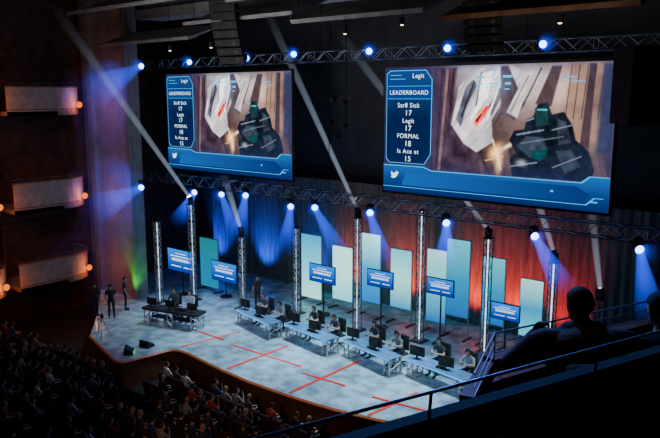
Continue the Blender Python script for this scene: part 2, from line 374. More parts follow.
def make_screen(x0, label):
    t = thing('projection_screen', label, 'screen', (x0+W_/2, 28, 7.42), 0, 'big screens hung over the stage')
    MB().box((0, .07, H_/2), (W_+.24, .1, H_+.24)).build('frame', M['blackp'], t)
    dsp = bpy.data.objects.new('display', PIC); C.objects.link(dsp); dsp.parent = t
    def P(name, m, pl, k): return MB().flat([U(*p) for p in pl], -.004*k).build(name, SM[m], t)
    P('lower_band', 'band', [(.0,0),(1,0),(1,.235),(.93,.235),(.90,.19),(.25,.19),(.21,.215),(0,.215)], 9)
    P('band_sheen', 'band2', [(.10,.06),(.90,.06),(.93,.11),(.88,.165),(.12,.165)], 10)
    mb = MB()
    for pl in ([(0,.213),(.21,.213),(.25,.188),(.90,.188),(.93,.233),(1,.233),(1,.239),(.925,.239),(.895,.195),(.252,.195),(.212,.220),(0,.220)],
               [(.0,.04),(.92,.04),(.95,.09),(.98,.09),(.98,.095),(.945,.095),(.915,.045),(0,.045)]):
        mb.flat([U(*p) for p in pl], -.046)
    def rect(a, b, c, d): mb.flat([U(a, c), U(b, c), U(b, d), U(a, d)], -.046)
    rect(.012,.015,.27,.95); rect(.242,.246,.32,.90); rect(.03,.215,.970,.976); rect(.03,.215,.236,.241)
    for pl in ([(.012,.27),(.03,.236),(.033,.24),(.015,.275)], [(.215,.236),(.246,.32),(.242,.32),(.212,.241)], [(.215,.976),(.246,.90),(.242,.90),(.212,.970)], [(.012,.95),(.03,.976),(.033,.970),(.015,.945)]):
        mb.flat([U(*p) for p in pl], -.046)
    rect(.02,.24,.750,.754); rect(.02,.24,.850,.854); rect(.03,.11,.905,.910); rect(.03,.09,.935,.940)
    rect(.80,.86,.90,.908); rect(.84,.89,.87,.876); rect(.78,.792,.11,.125); rect(.93,.96,.06,.070)
    mb.build('interface_lines', SM['cyan'], t)
    mb = MB()
    for a in range(14):
        t0, t1 = 2*PI*a/14, 2*PI*(a+.6)/14
        for ra, rb in ((.058, .050), (.034, .028)):
            mb.flat([((.525-.5)*W_+math.cos(tt)*rr*6, .865*H_+math.sin(tt)*rr*6) for tt, rr in ((t0, ra), (t1, ra), (t1, rb), (t0, rb))], -.046)
    rect(.445,.485,.905,.922); rect(.565,.605,.905,.922); rect(.45,.475,.855,.872); rect(.575,.60,.855,.872); rect(.51,.54,.955,.97); rect(.505,.545,.86,.868); rect(.455,.475,.82,.828); rect(.575,.595,.82,.828)
    mb.build('interface_marks', SM['hud'], t)
    P('leaderboard_panel', 'panel', [(.008,.27),(.03,.232),(.216,.232),(.248,.32),(.248,.90),(.216,.98),(.03,.98),(.008,.95)], 9)
    P('header_block', 'head', [(.02,.757),(.24,.757),(.24,.845),(.02,.845)], 10)
    P('header_block', 'head', [(.03,.865),(.10,.865),(.115,.90),(.03,.90)], 10)
    cxx = -.372*W_
    lettering('LEADERBOARD', cxx, .80*H_, .285, -.05, M['txt'], t, 1.0)
    lettering('Legit', -.325*W_, .93*H_, .29, -.05, M['txt'], t)
    for k, s in enumerate(['Str8 Sick', '17', 'Legit', '17', 'FORMAL', '18', 'Is Ace at', '15']):
        lettering(s, cxx, (.70-.061*k)*H_, .36 if k % 2 else .30, -.05, M['txt'], t)
    bird = [(-.30,-.12),(-.12,-.20),(.08,-.16),(.22,-.02),(.27,.12),(.36,.20),(.27,.20),(.20,.26),(.10,.24),(.06,.14),(-.08,.12),(-.24,.24),(-.26,.14),(-.22,.06),(-.28,.06),(-.20,-.02),(-.24,-.03),(-.14,-.09)]
    MB().flat([(-.44*W_+x*.75, .135*H_+z*.75) for x, z in bird], -.05).build('bird_emblem', M['txt'], t)
    for s in (-1, 1):
        MB().tube((s*4.2, .07, H_+.1), (s*4.2, .07, H_+.55), .02).build('hanging_strap', M['black'], t)
    return t
make_screen(-37.22, 'large projection screen on the left, beside the plaster pier')
make_screen(-20.1, 'large projection screen on the right, the nearer and bigger looking one')

# ------------------------------------------------------------ trusses
def truss_parts(L, w, h, mc, ml, t, step=.6, rc=.03, rl=.016, vertical=False):
    def V(a, b, c): return (b, c, a) if vertical else (a, b, c)
    cs = [(-w/2, -h/2), (w/2, -h/2), (w/2, h/2), (-w/2, h/2)]
    for y, z in cs: MB().tube(V(0, y, z), V(L, y, z), rc, n=6).build('chord', mc, t)
    n = max(2, round(L/step)); d = L/n; lat = MB()
    for k in range(4):
        a, b = cs[k], cs[(k+1) % 4]
        for i in range(n):
            p, q = (a, b) if i % 2 == 0 else (b, a)
            lat.tube(V(i*d, *p), V((i+1)*d, *q), rl, n=4, cap=False)
    for i in range(0, n+1, 4):
        for k in range(4): lat.tube(V(min(i*d, L), *cs[k]), V(min(i*d, L), *cs[(k+1) % 4]), rl, n=4, cap=False)
    lat.build('lattice', ml, t)
a = ony(143, 70, 27.3)
t = thing('lighting_truss', 'long box truss running above the tops of both big screens', 'truss', (a.x, 27.3, 13.95), 0, 'horizontal lighting trusses')
truss_parts(33.0, .5, .5, M['darkalu'], M['alu'], t)
for x in (4, 15, 26):
    MB().tube((x, 0, .25), (x, 0, 4.9), .025).build('suspension_cable', M['black'], t)
t = thing('lighting_truss', 'long box truss running under the bottoms of both big screens', 'truss', (a.x, 27.3, 6.85), 0, 'horizontal lighting trusses')
truss_parts(36.5, .5, .55, M['darkalu'], M['alu'], t)
for x in (1.0, 15.5):
    MB().tube((x, .1, .25), (x, .1, 6.8), .02).build('suspension_cable', M['black'], t)

# ------------------------------------------------------------ moving lights
def orient(o, d):
    o.rotation_mode = 'QUATERNION'; o.rotation_quaternion = Vector((0, 0, 1)).rotation_difference(Vector(d).normalized())
BEAM = {}
def beam(parent, origin, d, L, r0, r1, m, key):  # self-glowing cone drawn as a visible beam; there is no real haze
    if key not in BEAM:
        o = MB().tube((0, 0, 0), (0, 0, L), r0, r1, n=20).build('beam_glow_cone', m, parent); BEAM[key] = o.data
    else:
        o = bpy.data.objects.new('beam_glow_cone', BEAM[key]); C.objects.link(o); o.parent = parent
    o.location = origin; orient(o, d); o['label'] = 'glowing cone standing in for light in the stage haze'
    return o
def moving_light(loc, rz, label, group, d, lens, hang=True, beams=(), s=1.0):
    t = thing('moving_light', label, 'stage light', loc, rz, group)
    sg = -1 if hang else 1
    MB().box((0, 0, sg*.06*s), (.26*s, .26*s, .12*s)).box((0, 0, sg*.01), (.06, .14, .1)).build('base', M['black'], t, bevel=.01)
    y = MB()
    for x in (-1, 1): y.box((x*.17*s, 0, sg*.30*s), (.035*s, .12*s, .34*s))
    y.box((0, 0, sg*.14*s), (.38*s, .12*s, .04*s)); y.build('yoke', M['black'], t)
    piv = Vector((0, 0, sg*.36*s))
    hd = MB().tube((0, 0, -.18*s), (0, 0, -.05*s), .09*s, .15*s, n=14).tube((0, 0, -.05*s), (0, 0, .14*s), .15*s, .15*s, n=14).tube((0, 0, .14*s), (0, 0, .2*s), .15*s, .17*s, n=14, cap=False).build('head', M['blackp'], t)
    hd.location = piv; orient(hd, d)
    MB().ell((0, 0, .15*s), (.15*s, .15*s, .06*s), n=14, m=6).build('lens', lens, hd)
    for k, (bd, L, r0, r1, m, key) in enumerate(beams):
        beam(t, piv+Vector(d).normalized()*.2*s, bd, L, r0*s, r1, m, key)
    return t
blue_grp = 'blue stage lights on the trusses'
tops = [(142, 66), (190, 62), (247, 58), (294, 54), (369, 51), (447, 48), (542, 44)]
wh = ['above the left end of the left screen', 'above the left part of the left screen', 'above the middle of the left screen', 'above the right corner of the left screen',
      'above the left corner of the right screen', 'above the middle of the right screen', 'above the right part of the right screen']
HAL = ((.60, -.78, .02), 1.1, .16, .52, M['beamh'], 'halo')  # short glowing cone towards the audience, painted as lens halo
for i, (px, py) in enumerate(tops):
    Y = 26.95 if i else 23.2; p = ony(px, py, Y); bs = [HAL]
    if i == 0: bs.append(((-.80, -.42, -.42), 3.6, .15, 1.15, M['beamg'], 'wide'))  # wide glowing cone painted as blue haze ahead of the pier
    lb = 'blue stage light on upper truss ' + wh[i] if i else 'blue stage light high on the plaster pier, level with the upper truss'
    moving_light((p.x, Y, p.z+.34), 0, lb, blue_grp, (.58, -.75, -.1), M['blue_lens'], True, bs, .95)
lows = [(142, 186), (195, 191), (222, 193), (246, 194), (291, 205), (315, 206), (370, 211), (446, 221), (534, 234), (638, 247)]
wl = ['at its far left end', 'under the left part of the left screen', 'first of the two near the left screen middle', 'second of the two near the left screen middle',
      'under the right corner of the left screen', 'just right of the left screen corner', 'just left of the right screen', 'under the left half of the right screen', 'under the right half of the right screen', 'at its near right end']
for i, (px, py) in enumerate(lows):
    Y = 27.1 if i else 23.2; p = ony(px, py, Y)
    dn = [0, (-.75, .1, -.75), (.25, .2, -.95), (-.45, .2, -.9), (-.35, .2, -.95), (.4, .3, -.9), (.1, .3, -.9), (-.3, .5, -.8), (.25, .5, -.8), (.1, .3, -.9)][i]
    bs = [HAL, (dn, 3.2, .13, .66, M['beamb'], 'down')] if i else [HAL, ((-.80, -.42, -.42), 3.6, .15, 1.15, M['beamg'], 'wide')]
    lb = 'blue stage light under lower truss, ' + wl[i] if i else 'blue stage light on the plaster pier, level with the lower truss'
    moving_light((p.x, Y, p.z+.34), 0, lb, blue_grp, (.58, -.75, -.15), M['blue_lens'], True, bs, 1.05)

# ------------------------------------------------------------ truss towers with white beams
tw = [(160, 302, 222), (194, 300, 205), (243, 309, 237), (297, 313, 228), (357, 330, 218), (419, 341, 210), (484, 353, 238), (548, 368, 262)]
wt = ['far left beside the plaster pier', 'just right of the far left desk', 'beside the second small display', 'just right of the standing presenter', 'behind the second players desk', 'behind the third players desk', 'behind the fourth players desk', 'far right, partly behind the balcony']
aims = {1: (50, 0, 18), 2: (222, 170, 29), 4: (262, 0, 31), 6: (330, 20, 31.5), 7: (522, 150, 30.5)}
for i, (px, pb, pt) in enumerate(tw):
    b = onz(px, pb, 0.0)
    top = ony(px, pt, b.y).z
    t = thing('truss_tower', 'upright truss tower lit white inside, ' + wt[i], 'truss', (b.x, b.y, 0), 0, 'upright truss towers at the back of the stage')
    MB().box((0, 0, .03), (.7, .7, .06)).build('base_plate', M['black'], t)
    truss_parts(top-.06, .30, .30, M['darkalu'], M['alu'], t, .34, .026, .014, vertical=True)
    for o in t.children:
        if o.name.startswith(('chord', 'lattice')): o.location.z = .06
    MB().tube((0, 0, .1), (0, 0, top-.05), .03, n=8).build('light_tube', M['tube'], t)
    MB().box((0, 0, top+.02), (.40, .40, .04)).build('top_plate', M['black'], t)
    if i in aims:
        tg = ony(*aims[i]); src = Vector((b.x, b.y, top+.4))
        d = tg-src; L = d.length
        moving_light((b.x, b.y, top+.04), 0, 'white beam light topping the truss tower ' + wt[i], 'white beam lights on the towers', d, M['white_lens'], False,
                     [(d, min(L, 16), .11, .28, M['beamw'], 'w%d' % i)], .9)
b = onz(595, 372, 0.0); top = ony(595, 300, b.y).z
t = thing('light_stand', 'black tripod stand at the right carrying a beam light', 'light stand', (b.x, b.y, 0))
MB().tube((0, 0, .2), (0, 0, top), .04).build('pole', M['black'], t)
for k in range(3):
    A = 2*PI*k/3; MB().tube((0, 0, .7), (.55*math.cos(A), .55*math.sin(A), .02), .025).build('leg', M['black'], t)
d = ony(588, 180, b.y+1)-Vector((b.x, b.y, top+.3))
moving_light((b.x, b.y, top), 0, 'white beam light on the tripod stand at right', 'white beam lights on the towers', d, M['white_lens'], False, [(d, 5, .11, .22, M['beamw'], 'ws')], 1.0)

# ------------------------------------------------------------ glowing upright banners
pan = [(201, 218, 239, 300), (302, 321, 235, 300), (333, 352, 247, 300), (361, 380, 234, 302), (391, 411, 250, 308), (427, 446, 250, 322), (447, 469, 240, 316), (482, 504, 258, 324), (520, 542, 280, 337)]
cA, cB, cG, cD = (.006, .36, .66), (.12, .70, .85), (.45, .98, .92), (.004, .16, .58)
pc = [(cA, (.01, .36, .40), cA), (cG, cA, cB), (cB, cG, cG), (cD, cG, cA), (cA, cB, cG), (cD, cG, cB), (cD, cB, cA), (cD, cB, cA), (cB, cG, cA)]
ps = [1.2, 2.6, 2.8, 2.6, 2.2, 2.0, 1.8, 1.8, 2.0]
wp = ['far left beside the second truss tower', 'just right of the fourth tower, full height', 'shorter one left of the fifth tower', 'tall one right of the fifth tower', 'shorter one left of the sixth tower', 'right of the sixth tower, behind a small display', 'tall blue one left of the seventh tower', 'right of the seventh tower', 'farthest right, beside the last tower']
for i, (x0, x1, y0, y1) in enumerate(pan):
    Yp = 29.9 if i else 27.6
    A = ony(x0, (y0+y1)/2, Yp); B = ony(x1, (y0+y1)/2, Yp); T = ony((x0+x1)/2, y0, Yp); Bo = ony((x0+x1)/2, y1, Yp)
    w = B.x-A.x; z0 = max(Bo.z, .25); z1 = T.z
    t = thing('stage_banner', 'tall glowing cyan white stage panel, ' + wp[i], 'banner', ((A.x+B.x)/2, Yp, 0), 0, 'glowing upright panels along the backdrop')
    MB().box((0, 0, (z0+z1)/2), (w, .06, z1-z0)).build('diffuser', emis('panel_glow', pc[i][0], ps[i]*.62, pc[i][1], axis=2, c3=pc[i][2]), t)
    fr = MB()
    for s in (-1, 1): fr.box((s*(w/2+.02), .04, (z1+.05)/2), (.04, .08, z1+.05))
    fr.box((0, .04, z1+.02), (w+.08, .08, .04)).box((0, .04, z0-.03), (w, .08, .06)); fr.build('frame', M['alu'], t)
    for s in (-1, 1): MB().box((s*w/2, 0, .03), (.1, .8, .06)).build('foot', M['black'], t)

# ------------------------------------------------------------ small displays on stands
tv = [(181, 261, 26), (224, 272, 24), (322, 274, 25), (380, 279, 25), (440, 287, 26), (505, 312, 28)]
wv = ['far left above the casters', 'behind the standing presenter', 'above the second players desk', 'between the fifth and sixth towers', 'above the third players desk', 'farthest right near the balcony']
for i, (px, py, w) in enumerate(tv):
    Y = [25.9, 27.2, 28.3, 28.6, 28.4, 28.4][i]
    p = ony(px, py, Y); L_ = ony(px-w/2, py, Y); R_ = ony(px+w/2, py, Y); wd = R_.x-L_.x; hh = wd*.53
    t = thing('display_stand', 'blue glowing flat display on a black pole, ' + wv[i], 'display', (p.x, Y, 0), 0, 'small blue displays on poles')
    MB().box((0, .03, p.z), (wd+.08, .07, hh+.08)).build('bezel', M['blackp'], t, bevel=.01)
    MB().flat([(-wd/2, p.z-hh/2), (wd/2, p.z-hh/2), (wd/2, p.z+hh/2), (-wd/2, p.z+hh/2)], -.012).build('screen', M['tvblue'], t)
    g = MB()
    for a0, a1, b0, b1 in ((-.40,.40,.16,.20), (-.34,.36,-.04,.08), (-.38,.0,-.30,-.26), (.1,.4,-.30,-.26), (-.2,.2,.30,.33)):
        n = 1 if b1-b0 < .06 else 9
        for k in range(n):
            u0 = a0+(a1-a0)*k/n; u1 = u0+(a1-a0)/n*(.7 if n > 1 else 1)
            g.flat([(u0*wd, p.z+b0*hh), (u1*wd, p.z+b0*hh), (u1*wd, p.z+b1*hh), (u0*wd, p.z+b1*hh)], -.016)
    g.build('screen_graphics', M['tvline'], t)
    MB().tube((0, .12, .04), (0, .12, p.z), .04).build('pole', M['black'], t)
    MB().tube((0, .12, 0), (0, .12, .05), .38, n=20).build('base', M['black'], t)

# ------------------------------------------------------------ people
def cap_geo(mb, p0, r0, p1, r1, n=12):
    p0 = Vector(p0); p1 = Vector(p1); ax = p1-p0; L = ax.length
    d = ax/L if L > 1e-6 else Vector((0, 0, 1)); u = d.orthogonal().normalized(); w = d.cross(u)
    rings = []
    for k in range(1, 4): a = PI/2*k/3; rings.append((p0-d*r0*math.cos(a), r0*math.sin(a)))
    for k in range(1, 4): a = PI/2*(1-(k-1)/3); rings.append((p1+d*r1*math.cos(a), r1*math.sin(a)))
    vs = [p0-d*r0]
    for c, r in rings:
        for i in range(n): t = 2*PI*i/n; vs.append(c+(u*math.cos(t)+w*math.sin(t))*r)
    vs.append(p1+d*r1); fs = []
    for i in range(n): fs.append((0, 1+(i+1) % n, 1+i))
    for k in range(len(rings)-1):
        for i in range(n): fs.append((1+k*n+i, 1+k*n+(i+1) % n, 1+(k+1)*n+(i+1) % n, 1+(k+1)*n+i))
    o = 1+(len(rings)-1)*n
    for i in range(n): fs.append((o+i, o+(i+1) % n, len(vs)-1))
    mb.add(vs, fs)
def hand_prims(w, d, n, side, curl, P, tg='skin', k=1.0):
    d = Vector(d).normalized(); n = Vector(n); n = (n-d*n.dot(d)).normalized(); s = d.cross(n).normalized()*side
    w = Vector(w)
    Mx = Matrix((s, n, d)).transposed()
    P.append(('ell', w+d*.05*k, (.042*k, .019*k, .056*k), Mx, tg))
    for i, (o, L) in enumerate(((.030, .070), (.010, .080), (-.011, .075), (-.030, .058))):
        b = w+d*(.088-.006*abs(i-1.3))*k+s*o*k
        a1 = d*math.cos(curl)+n*math.sin(curl); a2 = d*math.cos(curl*2)+n*math.sin(curl*2); a3 = d*math.cos(curl*2.8)+n*math.sin(curl*2.8)
        p1 = b+a1*L*.45*k; p2 = p1+a2*L*.33*k; p3 = p2+a3*L*.24*k
        P.append(('cap', b, .0098*k, p1, .0092*k, tg)); P.append(('cap', p1, .0092*k, p2, .0085*k, tg)); P.append(('cap', p2, .0085*k, p3, .0072*k, tg))
    b = w+d*.03*k+s*.03*k; p1 = b+(d*.55+s*.75+n*.35).normalized()*.042*k; p2 = p1+(d*.8+s*.35+n*.45).normalized()*.034*k
    P.append(('cap', b, .013*k, p1, .011*k, tg)); P.append(('cap', p1, .011*k, p2, .009*k, tg))
def human(name, J, sleeve='short', voxel=.011, headrot=(0, 0, 0), mats=None, bulk=1.0):
    """faces local -y; +x is the person's left"""
    P = []
    V = {k: Vector(v) for k, v in J.items() if k not in ('handL', 'handR')}
    upv = (V['neck']-V['pelvis']).normalized(); xa = (V['shL']-V['shR']).normalized(); ya = upv.cross(xa).normalized()
    T = Matrix((xa, ya, upv)).transposed(); B = bulk
    pc_, nk = V['pelvis'], V['neck']; mid = pc_.lerp(nk, .38); ch = pc_.lerp(nk, .70)
    P.append(('ell', pc_, (.17*B, .125, .13), T, 'pants'))
    P.append(('ell', mid, (.15*B, .112*B, .17), T, 'shirt')); P.append(('ell', ch, (.178*B, .122*B, .19), T, 'shirt'))
    P.append(('cap', V['shL']-xa*.02, .062*B, V['shR']+xa*.02, .062*B, 'shirt'))
    P.append(('cap', nk-xa*.08-upv*.01, .05*B, nk+xa*.08-upv*.01, .05*B, 'shirt'))
    HR = Matrix.Rotation(headrot[2], 3, 'Z') @ Matrix.Rotation(headrot[0], 3, 'X') @ Matrix.Rotation(headrot[1], 3, 'Y')
    h = V['head']
    def hp(x, y, z): return h+HR @ Vector((x, y, z))
    P.append(('cap', nk, .056, hp(0, .02, -.07), .052, 'skin'))
    P.append(('ell', hp(0, .008, .018), (.077, .096, .100), HR, 'skin')); P.append(('ell', hp(0, -.022, -.050), (.056, .068, .068), HR, 'skin'))
    P.append(('cap', hp(0, -.085, .0), .009, hp(0, -.105, -.028), .014, 'skin'))
    for s in (-1, 1): P.append(('ell', hp(s*.080, .012, -.008), (.010, .019, .032), HR, 'skin'))
    for sd, k in ((1, 'L'), (-1, 'R')):
        sh, el, wr = V['sh'+k], V['el'+k], V['wr'+k]
        P.append(('cap', sh, .057*B, sh.lerp(el, .55), .05*B, 'shirt')); P.append(('cap', sh.lerp(el, .55), .047*B, el, .041*B, 'shirt' if sleeve == 'long' else 'skin'))
        P.append(('cap', el, .041*B, wr, .027*B, 'shirt' if sleeve == 'long' else 'skin'))
        hd, hn, cu = J['hand'+k]; hand_prims(wr, hd, hn, sd, cu, P)
        hip, kn, an, to = V['hip'+k], V['kn'+k], V['an'+k], V['to'+k]
        P.append(('cap', hip, .088, kn, .060, 'pants')); P.append(('cap', kn, .060, kn.lerp(an, .35), .058, 'pants')); P.append(('cap', kn.lerp(an, .35), .058, an, .042, 'pants'))
        P.append(('cap', an-Vector((0, 0, .03)), .042, to, .034, 'shoe'))
    mb = MB()
    for p in P:
        if p[0] == 'cap': cap_geo(mb, p[1], p[2], p[3], p[4])
        else: mb.ell(p[1], p[2], p[3], n=20, m=14)
    o = mb.build('tmp', M['skin'])
    r = o.modifiers.new('r', 'REMESH'); r.mode = 'VOXEL'; r.voxel_size = voxel
    s = o.modifiers.new('s', 'SMOOTH'); s.factor = .5; s.iterations = 3
    dg = bpy.context.evaluated_depsgraph_get(); me = bpy.data.meshes.new_from_object(o.evaluated_get(dg)); bpy.data.objects.remove(o)
    me.name = name; me.materials.clear()
    order = ['skin', 'shirt', 'pants', 'shoe', 'eye', 'mouth']
    for k in order: me.materials.append((mats or {}).get(k, M[k]))
    n = len(me.vertices); co = np.empty(n*3); me.vertices.foreach_get('co', co); co = co.reshape(-1, 3)
    fc = np.array([co[list(p.vertices)].mean(0) for p in me.polygons])
    best = np.full(len(fc), 1e9); idx = np.zeros(len(fc), int)
    for p in P:
        if p[0] == 'cap':
            a = np.array(p[1]); b = np.array(p[3]); ab = b-a; t = np.clip(((fc-a)@ab)/max(ab@ab, 1e-9), 0, 1)
            dd = np.linalg.norm(fc-a-t[:, None]*ab, axis=1)-(p[2]+(p[4]-p[2])*t)
        else:
            q = (fc-np.array(p[1]))@np.array(p[3])/np.array(p[2]); dd = (np.linalg.norm(q, axis=1)-1)*min(p[2])
        k = order.index(p[-1]); m_ = dd < best; best[m_] = dd[m_]; idx[m_] = k
    me.polygons.foreach_set('material_index', idx.astype(int).tolist())
    bm = bmesh.new(); bm.from_mesh(me)
    for s in (-1, 1):
        r_ = bmesh.ops.create_uvsphere(bm, u_segments=8, v_segments=6, radius=.0125, matrix=Matrix.Translation(hp(s*.031, -.083, .008)))
        for v in r_['verts']:
            for ff in v.link_faces: ff.material_index = 4
    r_ = bmesh.ops.create_uvsphere(bm, u_segments=8, v_segments=6, radius=1, matrix=Matrix.Translation(hp(0, -.087, -.062)) @ HR.to_4x4() @ Matrix.Diagonal((.024, .006, .006, 1)))
    for v in r_['verts']:
        for ff in v.link_faces: ff.material_index = 5
    bm.to_mesh(me); bm.free()
    me.polygons.foreach_set('use_smooth', [True]*len(me.polygons))
    hm = MB().ell(hp(0, .014, .026), (.086, .104, .106), HR, n=24, m=16, keep=lambda c: not ((c.y < -.30 and c.z < .42) or c.z < -.62 or (abs(c.x) > .75 and c.y < .1 and c.z < .12))).build('hair', M['hair'])
    hair = hm.data; bpy.data.objects.remove(hm)
    hair.polygons.foreach_set('use_smooth', [True]*len(hair.polygons))
    return dict(me=me, hair=hair, h=h, HR=HR)
def person(tp, loc, rz, label, shirt=(.1, .1, .1), hair=(.02, .015, .01), group=None, headset=False, scale=1):
    o = bpy.data.objects.new('person', tp['me']); C.objects.link(o); o.location = loc; o.rotation_euler = (0, 0, rz); o.scale = (scale,)*3
    o.color = (*shirt, 1); tag(o, label, 'person', group)
    hh = bpy.data.objects.new('hair', tp['hair']); C.objects.link(hh); hh.parent = o; hh.color = (*hair, 1)
    if headset:
        if 'hs' not in tp:
            mb = MB(); pr = [tp['h']+tp['HR'] @ Vector((math.cos(a)*.098, .01, .01+math.sin(a)*.135)) for a in [PI*k/10 for k in range(11)]]
            mb.path(pr, .012)
            for s in (-1, 1): mb.ell(tp['h']+tp['HR'] @ Vector((s*.098, .01, 0)), (.022, .04, .045))
            mb.path([tp['h']+tp['HR'] @ Vector(v) for v in ((.1, 0, -.02), (.085, -.08, -.06), (.04, -.105, -.065))], .006)
            x = mb.build('headset', M['blackp']); tp['hs'] = x.data; bpy.data.objects.remove(x)
        hs = bpy.data.objects.new('headset', tp['hs']); C.objects.link(hs); hs.parent = o
    return o
def seatJ(**k):
    J = dict(pelvis=(0, .06, .56), neck=(0, .02, 1.06), head=(0, -.02, 1.235), shL=(.185, .02, 1.01), shR=(-.185, .02, 1.01),
        elL=(.26, -.10, .76), elR=(-.26, -.10, .76), wrL=(.13, -.30, .70), wrR=(-.13, -.30, .70),
        handL=((-.35, -.9, .05), (0, 0, -1), .35), handR=((.35, -.9, .05), (0, 0, -1), .35),
        hipL=(.10, .04, .53), hipR=(-.10, .04, .53), knL=(.15, -.42, .52), knR=(-.15, -.42, .52), anL=(.14, -.42, .10), anR=(-.14, -.42, .10), toL=(.16, -.60, .036), toR=(-.16, -.60, .036))
    J.update(k); return J
def standJ(**k):
    J = dict(pelvis=(0, 0, .95), neck=(0, .01, 1.47), head=(0, -.02, 1.64), shL=(.19, .01, 1.41), shR=(-.19, .01, 1.41),
        elL=(.25, .02, 1.12), elR=(-.25, .02, 1.12), wrL=(.24, -.10, .88), wrR=(-.24, -.10, .88),
        handL=((0, -.2, -1), (-1, 0, 0), .25), handR=((0, -.2, -1), (1, 0, 0), .25),
        hipL=(.09, 0, .92), hipR=(-.09, 0, .92), knL=(.11, -.02, .50), knR=(-.11, -.01, .50), anL=(.12, .02, .09), anR=(-.12, .03, .09), toL=(.14, -.16, .036), toR=(-.14, -.15, .036))
    J.update(k); return J
dimm = dict(skin=M['skin_shade'])  # darkened skin copy: the onlooker's backlit shade is put into the colour
aud = [human('spectator_a', seatJ(), voxel=.016),
       human('spectator_b', seatJ(neck=(.02, -.05, 1.03), head=(.03, -.12, 1.19), shL=(.2, -.06, .97), shR=(-.16, -.03, .99), elL=(.27, -.2, .74), wrL=(.08, -.36, .72)), voxel=.016, headrot=(.25, 0, .3)),
       human('spectator_c', seatJ(elR=(-.27, -.12, .78), wrR=(-.10, -.25, 1.04), handR=((.3, -.1, 1), (0, 1, 0), .5), head=(-.02, -.03, 1.23)), 'long', voxel=.016, headrot=(0, .08, -.4))]
player = [human('player_a', seatJ(neck=(0, -.07, 1.06), head=(0, -.13, 1.225), shL=(.185, -.06, 1.0), shR=(-.185, -.06, 1.0), elL=(.27, -.16, .80), elR=(-.27, -.16, .80), wrL=(.09, -.37, .84), wrR=(-.09, -.37, .84), handL=((-.5, -.85, .05), (0, -.3, -1), .5), handR=((.5, -.85, .05), (0, -.3, -1), .5)), headrot=(.18, 0, 0)),
          human('player_b', seatJ(neck=(.01, -.10, 1.04), head=(.02, -.18, 1.20), shL=(.19, -.08, .98), shR=(-.18, -.09, .98), elL=(.29, -.18, .80), elR=(-.27, -.19, .80), wrL=(.09, -.38, .84), wrR=(-.09, -.38, .84), handL=((-.5, -.85, .05), (0, -.3, -1), .5), handR=((.5, -.85, .05), (0, -.3, -1), .5)), headrot=(.28, 0, .2))]
stand = human('stander', standJ())
stand_arm = human('stander_arms', standJ(elL=(.26, -.08, 1.14), elR=(-.26, -.08, 1.14), wrL=(.10, -.28, 1.22), wrR=(-.10, -.30, 1.18), handL=((-.4, -.9, .1), (0, 0, -1), .5), handR=((.4, -.9, .1), (0, 0, -1), .5)), 'long')
desk_sit = human('desk_sitter', seatJ(), 'long', headrot=(.1, 0, .1))

# ------------------------------------------------------------ furniture
def make_office_chair(loc, rz, label, sc=1.18):
    t = thing('swivel_chair', label, 'chair', loc, rz, 'swivel chairs behind the stage desks')
    MB().box((0, 0, .44), (.48, .46, .08)).build('seat', M['chairfab'], t, bevel=.03)
    MB().box((0, .25, .82), (.44, .07, .56)).build('backrest', M['chairfab'], t, bevel=.03)
    MB().bar((0, .2, .42), (0, .28, .62), .05).build('back_bracket', M['black'], t)
    MB().tube((0, 0, .08), (0, 0, .41), .03).build('post', M['black'], t)
    for k in range(5):
        A = 2*PI*k/5; lg = MB().bar((0, 0, .12), (.28*math.cos(A), .28*math.sin(A), .07), .04).build('leg', M['black'], t)
        MB().ell((.28*math.cos(A), .28*math.sin(A), .035), (.03, .03, .035), n=10, m=6).build('caster', M['black'], lg)
    t.scale = (sc,)*3
    return t
def make_desk(loc, rz, label, w=3.25):
    t = thing('gaming_desk', label, 'desk', loc, rz, 'players desks on truss legs')
    MB().box((0, 0, .785), (w, .8, .05)).build('tabletop', M['deskblue'], t, bevel=.01)
    MB().box((0, -.41, .76), (w, .02, .07)).build('light_strip', M['deskled'], t)
    for s in (-1, 1):
        lg = MB(); x0 = s*(w/2-.2)
        for x in (-.16, .16):
            for y in (-.34, .34): lg.tube((x0+x, y, .04), (x0+x, y, .76), .036, n=6)
        for j in range(3):
            z0, z1 = .05+.235*j, .05+.235*(j+1); e = 1 if j % 2 else -1
            for y in (-.34, .34): lg.tube((x0-.16*e, y, z0), (x0+.16*e, y, z1), .022, n=4)
            for x in (-.16, .16): lg.tube((x0+x, -.34*e, z0), (x0+x, .34*e, z1), .022, n=4)
        l = lg.build('truss_leg', M['alu'], t)
        MB().box((x0, 0, .02), (.5, .85, .04)).build('foot_plate', M['alu'], l)
    MB().tube((-w/2+.3, .3, .3), (w/2-.3, .3, .3), .025).build('cross_bar', M['alu'], t)
    return t
def make_monitor(loc, rz, label, s=1.0):
    t = thing('monitor', label, 'monitor', loc, rz, 'monitors on the stage desks')
    MB().box((0, 0, .012), (.26*s, .2*s, .024)).build('base', M['blackp'], t, bevel=.006)
    MB().box((0, -.03, .12*s), (.05*s, .03*s, .22*s)).build('neck', M['blackp'], t)
    MB().box((0, 0, .30*s), (.60*s, .045*s, .36*s)).box((0, -.04*s, .30*s), (.34*s, .05*s, .2*s)).build('housing', M['blackp'], t, bevel=.008)
    MB().box((0, .026*s, .30*s), (.56*s, .004, .32*s)).build('screen', M['screen_small'], t)
    return t
def make_console(loc, rz, label):
    t = thing('game_console', label, 'game console', loc, rz, 'consoles on the players desks')
    MB().box((0, 0, .04), (.28, .24, .08)).build('case', M['blackp'], t, bevel=.01)
    MB().ell((.08, -.121, .04), (.012, .004, .012), n=10, m=6).build('power_light', M['greenled'], t)
    return t
